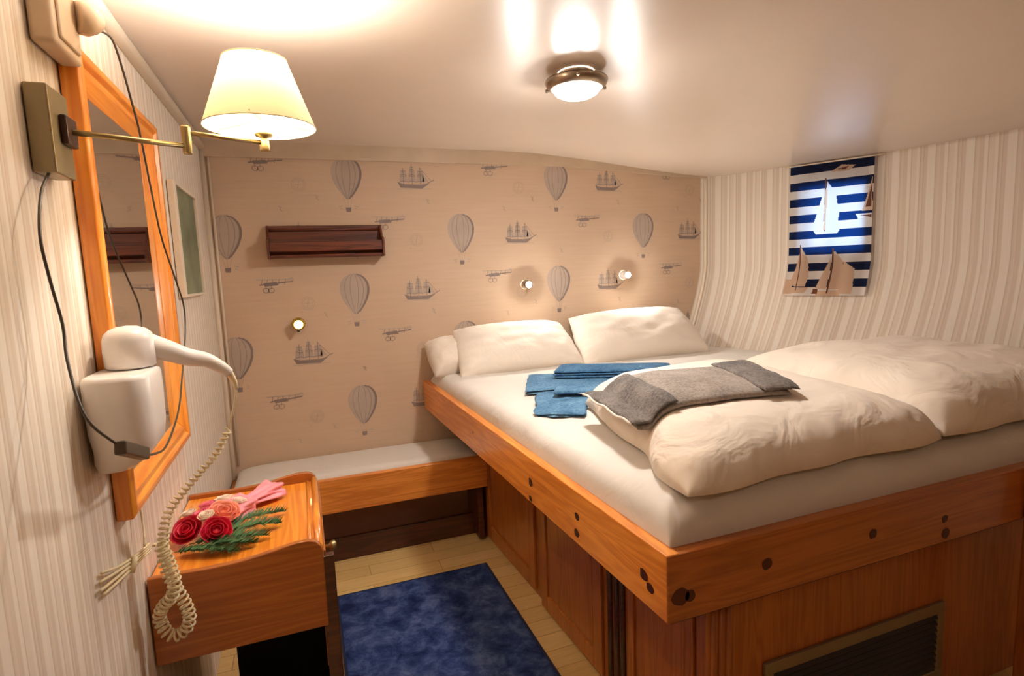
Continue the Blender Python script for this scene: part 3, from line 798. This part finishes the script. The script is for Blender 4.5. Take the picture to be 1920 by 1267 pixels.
# ------------------------------------------------------------------ swing-arm lamp
lp = thing('wall_lamp', 'brass swing-arm wall lamp with a lit cream conical shade above the mirror edge', 'lamp', (XL+.002, 1.2, 1.62))
mb = MB(); mb.box((XL+.002, 1.178, 1.640), (XL+.036, 1.268, 1.785)); br_ = mb.build('wall_bracket', M_BRASSBOX, lp, bevel=.003)
mb = MB(); mb.box((XL+.036, 1.214, 1.695), (XL+.047, 1.266, 1.745)); mb.build('switch', M_BROWNP, lp, bevel=.003)
LC = Vector((-.065, 1.42, 0))
ar0 = Vector((XL+.045, 1.240, 1.720)); el = Vector((-.192, 1.35, 1.735)); ae = Vector((-.048, 1.42, 1.752))
mb = MB(); mb.tube([ar0, Vector((el.x, el.y, el.z-.010))], .0052, 12); mb.build('arm', M_BRASS, lp)
mb = MB(); mb.lathe([(.008, -.026), (.009, -.022), (.009, .026), (.008, .030)], el, n=16); mb.build('elbow', M_BRASS, lp)
mb = MB(); mb.tube([Vector((el.x, el.y, el.z+.017)), ae], .0048, 12); mb.build('arm', M_BRASS, lp)
SC = Vector((-.053, 1.42, 0))
mb = MB(); mb.lathe([(.010, -.018), (.011, -.014), (.010, .005), (.006, .010), (.018, .014), (.019, .020), (.016, .024), (.015, .126)], (ae.x, ae.y, ae.z), n=20); mb.build('lamp_holder', M_BRASS, lp)
mb = MB(); mb.sphere((ae.x, ae.y, 1.903), .020, sc=(1, 1, 1.15)); mb.build('bulb', M_BULB, lp)
mb = MB(); mb.lathe([(.117, 1.785), (.066, 1.928)], (SC.x, SC.y, 0), n=56, cap=False); sh = mb.build('lamp_shade', M_SHADE, lp)
mb = MB()
for k in range(3):
    a = k*2*PI/3+.4; mb.tube([(ae.x, ae.y, 1.80), (SC.x+.117*math.cos(a), SC.y+.117*math.sin(a), 1.792)], .0012, 6)
mb.build('shade_carrier', M_BRASS, sh)
for (r, z) in ((.1175, 1.785), (.0665, 1.928)):
    mb = MB(); mb.tube([(SC.x+r*math.cos(2*PI*k/48), SC.y+r*math.sin(2*PI*k/48), z) for k in range(49)], .0015, 6)
    mb.build('shade_rim', M_CREAMP, sh)
CORD = [(-.335, 1.40, 1.955), (-.33, 1.475, 1.965), (-.33, 1.53, 1.93), (-.33, 1.58, 1.875), (-.33, 1.63, 1.81), (-.33, 1.68, 1.69), (-.33, 1.74, 1.57), (-.33, 1.86, 1.46), (-.33, 1.94, 1.38), (-.33, 1.92, 1.30), (-.33, 1.82, 1.20), (-.32, 1.66, 1.12), (-.31, 1.45, 1.085), (-.295, 1.27, 1.115), (-.288, 1.15, 1.15)]
CORD2 = [(-.288, 1.05, 1.19), (-.32, 1.02, 1.25), (-.35, 1.07, 1.33), (-.36, 1.10, 1.39), (-.365, 1.09, 1.46), (-.37, 1.09, 1.53), (-.378, 1.14, 1.60), (-.380, 1.19, 1.641)]
mb = MB(); mb.tube(CORD, .0024, 8, smooth=6); mb.tube(CORD2, .0024, 8, smooth=6); cd = mb.build('power_cord', M_BLACKP, lp)
mb = MB(); a, b = Vector(CORD2[0])+Vector((0, -.01, .003)), Vector(CORD[-1]) + Vector((0, .02, -.006))
dd = (b-a).normalized(); up = Vector((1, 0, 0)); sd = dd.cross(up).normalized()
pts = [a+sd*.011+up*.008*-1, b+sd*.011-up*.008, b-sd*.011-up*.008, a-sd*.011-up*.008]
mb.extr(pts, up*.018); s_ = mb.build('inline_switch', M_BLACKP, cd, bevel=.003)

# outlet box and adaptor
ob = thing('outlet_box', 'beige surface-mounted outlet box high on the left wall near the ceiling', 'outlet', (XL+.002, 1.27, 1.87))
mb = MB(); mb.box((XL+.002, 1.235, 1.868), (XL+.040, 1.375, 2.0)); mb.build('housing', M_BEIGEP, ob, bevel=.010, seg=3)
mb = MB(); mb.box((XL+.038, 1.255, 1.885), (XL+.045, 1.355, 1.985)); mb.build('cover_plate', M_BEIGEP, ob, bevel=.004)
mb = MB(); mb.lathe([(.028, 0), (.030, .004), (.030, .020), (.022, .034), (.012, .044), (0, .046)], (XL+.045, 1.345, 1.955), (.9, .6, .0), 20); mb.tube([(XL+.06, 1.36, 1.945), (-.335, 1.37, 1.945), CORD[0]], .006, 8, smooth=4)
mb.build('plug', M_BEIGEP, lp)

# ------------------------------------------------------------------ hair dryer and holder
hd = thing('dryer_holder', 'white wall-mounted hair dryer holder below the lamp on the left wall', 'holder', (XL+.002, 1.32, 1.08))
def rr(cx, cy, wx, wy, r, n=6):
    out = []
    for (sx, sy, a0) in ((1, 1, 0), (-1, 1, PI/2), (-1, -1, PI), (1, -1, 3*PI/2)):
        for k in range(n+1):
            a = a0+PI/2*k/n; out.append((cx+sx*(wx/2-r)+r*math.cos(a), cy+sy*(wy/2-r)+r*math.sin(a)))
    return out
def loft(mb, secs, mi=0):
    n = len(secs[0]); o = len(mb.v)
    for s_ in secs: mb.v += [Vector(p) for p in s_]
    for i in range(len(secs)-1):
        for k in range(n): mb.f.append([o+i*n+k, o+i*n+(k+1) % n, o+(i+1)*n+(k+1) % n, o+(i+1)*n+k]); mb.mi.append(mi); mb.sm.append(True)
    mb.f += [[o+k for k in range(n)][::-1], [o+(len(secs)-1)*n+k for k in range(n)]]; mb.mi += [mi]*2; mb.sm += [False]*2
HX, HY = XL+.060, 1.305
secs = []
for (z, wx, wy, r, ox) in ((1.085, .03, .04, .012, -.03), (1.090, .055, .09, .022, -.025), (1.108, .085, .135, .035, -.012), (1.135, .102, .160, .04, 0), (1.17, .110, .172, .042, 0), (1.23, .112, .178, .042, 0), (1.270, .112, .178, .042, 0), (1.278, .106, .172, .040, 0), (1.280, .096, .160, .036, 0)):
    secs.append([(max(XL+.002, x), y, z) for x, y in rr(HX+ox, HY, wx, wy, r)])
mb = MB(); loft(mb, secs); mb.build('shell', M_WHITEP, hd, weld=True)
mb = MB(); mb.box((HX+.02, HY+.08, 1.14), (HX+.035, HY+.092, 1.165)); mb.build('switch', M_BEIGEP, hd, bevel=.002)
dr = thing('hair_dryer', 'white hair dryer resting nose-down in its wall holder with coiled cream cord', 'hair dryer', (HX, 1.345, 1.281))
mb = MB(); BR = .045
mb.lathe([(.040, 1.282), (BR, 1.286), (BR+.001, 1.318), (BR, 1.338), (.042, 1.350), (.033, 1.359), (.018, 1.365), (0, 1.367)], (HX+.006, 1.345, 0), n=36); mb.build('body', M_WHITEP, dr)
HP = [(HX+.025, 1.355, 1.327), (HX+.062, 1.375, 1.309), (HX+.098, 1.395, 1.288), (HX+.132, 1.415, 1.275), (HX+.158, 1.43, 1.254), (HX+.172, 1.44, 1.238)]
mb = MB(); mb.tube(HP, .02, 18, smooth=6, rs=lambda t: lerp(.028, .011, t**.7)); mb.build('handle', M_WHITEP, dr)
e0 = Vector(HP[-1])
mb = MB(); mb.tube([e0, (-.160, 1.445, 1.218), (-.157, 1.45, 1.198)], .006, 10, smooth=4, rs=lambda t: lerp(.0085, .004, t)); mb.build('strain_relief', M_CREAMP, dr)
def coil(path, R, r, pitch, name='coiled_cord', mat=M_CREAMP, k=10):
    P = spline([Vector(p) for p in path], 24); Ls = [0]
    for a, b in zip(P, P[1:]): Ls.append(Ls[-1]+(b-a).length)
    tot = Ls[-1]; nt = int(tot/pitch*k); pts = []; j = 0; up = None
    for i in range(nt+1):
        s_ = tot*i/nt
        while j < len(Ls)-2 and Ls[j+1] < s_: j += 1
        t = (s_-Ls[j])/max(1e-9, Ls[j+1]-Ls[j]); p = P[j].lerp(P[j+1], t); T = (P[j+1]-P[j]).normalized()
        if up is None: up = T.orthogonal().normalized()
        up = (up-up.dot(T)*T).normalized(); B = T.cross(up); a = 2*PI*i/k
        rr_ = R(s_/tot) if callable(R) else R
        pts.append(p+(up*math.cos(a)+B*math.sin(a))*rr_)
    return pts
mb = MB()
mb.tube([(-0.157, 1.450, 1.198), (-0.162, 1.450, 1.170), (-0.173, 1.449, 1.133), (-0.181, 1.446, 1.105)], .0022, 8, smooth=5)
pth = [(-0.181, 1.446, 1.105), (-0.212, 1.440, 1.052), (-0.249, 1.440, 1.013), (-0.285, 1.440, 0.975), (-0.315, 1.440, 0.939), (-0.330, 1.440, 0.900), (-0.339, 1.440, 0.851), (-0.337, 1.440, 0.798), (-0.323, 1.440, 0.745), (-0.307, 1.440, 0.699), (-0.303, 1.440, 0.664), (-0.316, 1.440, 0.638), (-0.340, 1.440, 0.632), (-0.356, 1.440, 0.652), (-0.362, 1.438, 0.686), (-0.349, 1.428, 0.716), (-0.328, 1.415, 0.740), (-0.319, 1.415, 0.770), (-0.322, 1.415, 0.80), (-0.330, 1.415, 0.838), (-0.340, 1.415, 0.874)]
mb.tube(coil(pth, lambda t: lerp(.0065, .0125, sstep((t-.1)/.4)), .0022, .0125, k=14), .0027, 7)
mb.build('coiled_cord', M_CREAMP, dr)
cb = MB()
for k, dz_ in enumerate((0, .012, -.012, .022)):
    cb.tube([(-.392, 1.205+.006*k, .885+dz_*1.2), (-.384, 1.30, .868+dz_*.8), (-.380, 1.42, .845+dz_*.5), (-.376, 1.485, .835+dz_*.5)], .003, 8, smooth=6)
cb.tube([(-.379, 1.345, .845), (-.373, 1.360, .875)], .006, 8)
cb.tube([(-.390, 1.400, 1.086), (-.382, 1.43, 1.02), (-.38, 1.46, .95), (-.375, 1.45, .895), (-.37, 1.42, .868)], .0024, 8, smooth=6)
tag(cb.build('cable_bundle', M_CREAMP), 'bundle of pale cables sagging along the left wall behind the coiled cord', 'cable')

# ------------------------------------------------------------------ shelf on the back wall
sh = thing('wall_shelf', 'dark mahogany wall shelf with a front rail on the balloon wallpaper', 'shelf', (.15, YB-.002, 1.54))
SX0, SX1 = -.135, .435
mb = MB(); mb.box((SX0, YB-.018, 1.548), (SX1, YB-.002, 1.712)); mb.build('back_board', dark_wood, sh, bevel=.003)
mb = MB(); mb.box((SX0+.012, YB-.10, 1.548), (SX1-.012, YB-.018, 1.562)); mb.build('shelf_board', dark_wood, sh, bevel=.002)
mb = MB(); mb.box((SX0+.012, YB-.108, 1.578), (SX1-.012, YB-.096, 1.628)); mb.build('front_rail', dark_wood, sh, bevel=.003)
for x in (SX0, SX1-.012):
    mb = MB(); mb.extr([(x, YB-.018, 1.545), (x, YB-.018, 1.712), (x, YB-.03, 1.712), (x, YB-.06, 1.65), (x, YB-.112, 1.64), (x, YB-.112, 1.545)], (.012, 0, 0)); mb.build('end_panel', dark_wood, sh, bevel=.002)
mb = MB(); mb.tube([(SX0+.01, YB-.025, 1.69), (SX1-.01, YB-.025, 1.69)], .006, 8); mb.build('moulding', dark_wood, sh)

# ------------------------------------------------------------------ small wall lamps
def spot(x, z, label, metal, bulb, r=.028, br=.0165):
    t = thing('reading_light', label, 'lamp', (x, YB-.002, z-r), 'small round reading lights on the back wall')
    mb = MB(); mb.lathe([(r, 0), (r, .006), (r*.86, .012), (r*.55, .014), (r*.52, .028), (r*.70, .038), (r*.72, .056), (r*.64, .056), (r*.62, .038)], (x, YB-.0015, z), (0, -1, 0), 28, cap=False); mb.build('socket', metal, t)
    mb = MB(); mb.sphere((x, YB-.052, z), br); mb.build('bulb', bulb, t)
    return t
spot(1.262, 1.355, 'lit round chrome spot light above the left pillow', M_CHROME, M_READ)
spot(1.935, 1.385, 'lit round white spot light above the right pillow', M_WHITEP, M_READ)
t = spot(-.02, 1.21, 'small lit brass reading light low on the wallpaper beneath the shelf', M_GOLD, M_BRB, .034, .020)
mb = MB(); mb.tube([(-.058, YB-.03, 1.215), (.018, YB-.03, 1.215)], .005, 8); mb.build('crossbar', M_GOLD, t)
mb = MB(); mb.lathe([(.003, 0), (.008, -.006), (.007, -.016), (0, -.020)], (-.022, YB-.055, 1.19), n=12); mb.build('switch_knob', M_BLACKP, t)

# ------------------------------------------------------------------ ceiling light
cl = thing('ceiling_light', 'round brushed nickel ceiling light with a glowing white dome', 'lamp', (.96, 1.85, 1.99)); CZ = ceilz(.96)
mb = MB(); mb.lathe([(.062, CZ-.001), (.066, CZ-.010), (.070, CZ-.020), (.078, CZ-.024), (.108, CZ-.026), (.110, CZ-.032), (.104, CZ-.046), (.094, CZ-.056), (.084, CZ-.058), (.080, CZ-.054)], (.96, 1.85, 0), n=48, cap=False); mb.build('housing', M_CHROME, cl)
mb = MB(); mb.lathe([(.086, CZ-.050), (.083, CZ-.058), (.072, CZ-.072), (.052, CZ-.082), (.028, CZ-.088), (0, CZ-.090)], (.96, 1.85, 0), n=40, cap=False); mb.build('glass_dome', M_DOME, cl)
for k in range(3):
    a = k*2*PI/3+.1; mb = MB(); mb.lathe([(.003, 0), (.003, .008), (.007, .010), (.007, .016), (0, .018)], (.96+.106*math.cos(a), 1.85+.106*math.sin(a), CZ-.040), (math.cos(a), math.sin(a), 0), 12); mb.build('thumb_screw', M_CHROME, cl)

# ------------------------------------------------------------------ curtain
ct = thing('curtain', 'small navy and white striped curtain printed with sailing boats over the window', 'curtain', (2.9, 2.52, 1.2))
CY0, CY1, CZ0, CZ1 = 2.675, 2.29, 1.225, 1.985
def cpt(u, v, off=0):
    """u: 0 far/left .. 1 near/right, v: 0 bottom .. 1 top"""
    y = lerp(CY0, CY1, u); z = lerp(CZ0, CZ1, v)
    f = .010*math.sin(u*PI*7+.6*math.sin(v*2))*(.35+.65*(1-v)) 
    x = hullx(y, z) - .034 - abs(.004*(1-v)) + f*.8 - off
    return Vector((x, y - off*.5, z))
mb = MB(); SHP = []
def cpoly(pts, mi, off=0): SHP.append((pts, mi))
def inside(u, v, P):
    c = False
    for (a, b), (d, e) in zip(P, P[1:]+P[:1]):
        if (b > v) != (e > v) and u < (d-a)*(v-b)/(e-b)+a: c = not c
    return c
def boat(u, v, w_, h, sail, hull, jib=True):
    cpoly([(u-.01*w_, v+h*.14), (u+.02*w_, v+h), (u+.30*w_, v+h*.75), (u+.42*w_, v+h*.35), (u+.36*w_, v+h*.14)], sail)
    if jib: cpoly([(u-.48*w_, v+h*.16), (u-.05*w_, v+h*.86), (u-.06*w_, v+h*.14)], sail)
    cpoly([(u-.5*w_, v+h*.10), (u+.5*w_, v+h*.12), (u+.38*w_, v), (u-.36*w_, v)], hull, .002)
    cpoly([(u-.012, v+.05*h), (u-.012, v+h*1.04), (u+.004, v+h*1.04), (u+.004, v+.05*h)], 2, .0025)
boat(.46, .47, .34, .40, 1, 1)
cpoly([(.44, .50), (.455, .80), (.475, .80), (.47, .50)], 3, .003)
cpoly([(.86, .62), (.985, .87), (.99, .62)], 3); cpoly([(.90, .65), (.985, .83), (.975, .65)], 2, .002); cpoly([(.80, .60), (.99, .60), (.99, .545), (.84, .545)], 1); cpoly([(.84, .59), (.99, .59), (.98, .57)], 2, .003)
boat(.17, .02, .28, .36, 3, 3); boat(.56, .0, .34, .34, 3, 3); cpoly([(.66, .01), (.67, .26), (.82, .20), (.84, .01)], 3)
cpoly([(.0, .01), (.0, .13), (.07, .12), (.10, .01)], 3); cpoly([(.36, .01), (.37, .05), (.44, .05), (.45, .01)], 2, .004)
cpoly([(.50, .93), (.62, .975), (.78, .96), (.70, .925)], 3); cpoly([(.56, .945), (.70, .96), (.66, .935)], 2, .003)
def cmi(u, v):
    u += .004; v += .002
    for P, mi in SHP[::-1]:
        if inside(u, v, P): return mi
    return 0 if (15-int(v*16)) % 2 == 0 else 1
grid(mb, lambda u, v: cpt(u, v), 128, 256, mi=cmi)
o = mb.build('cloth', [C_NAVY, C_WHITE, C_BROWN, C_SAND], ct)
mb = MB(); mb.tube([cpt(-.06, 1)+Vector((-.002, 0, .004)), cpt(.5, 1)+Vector((-.004, 0, .004)), cpt(1.12, 1)+Vector((-.004, 0, .004))], .004, 8, smooth=4); mb.build('rod', M_TRIM, ct)
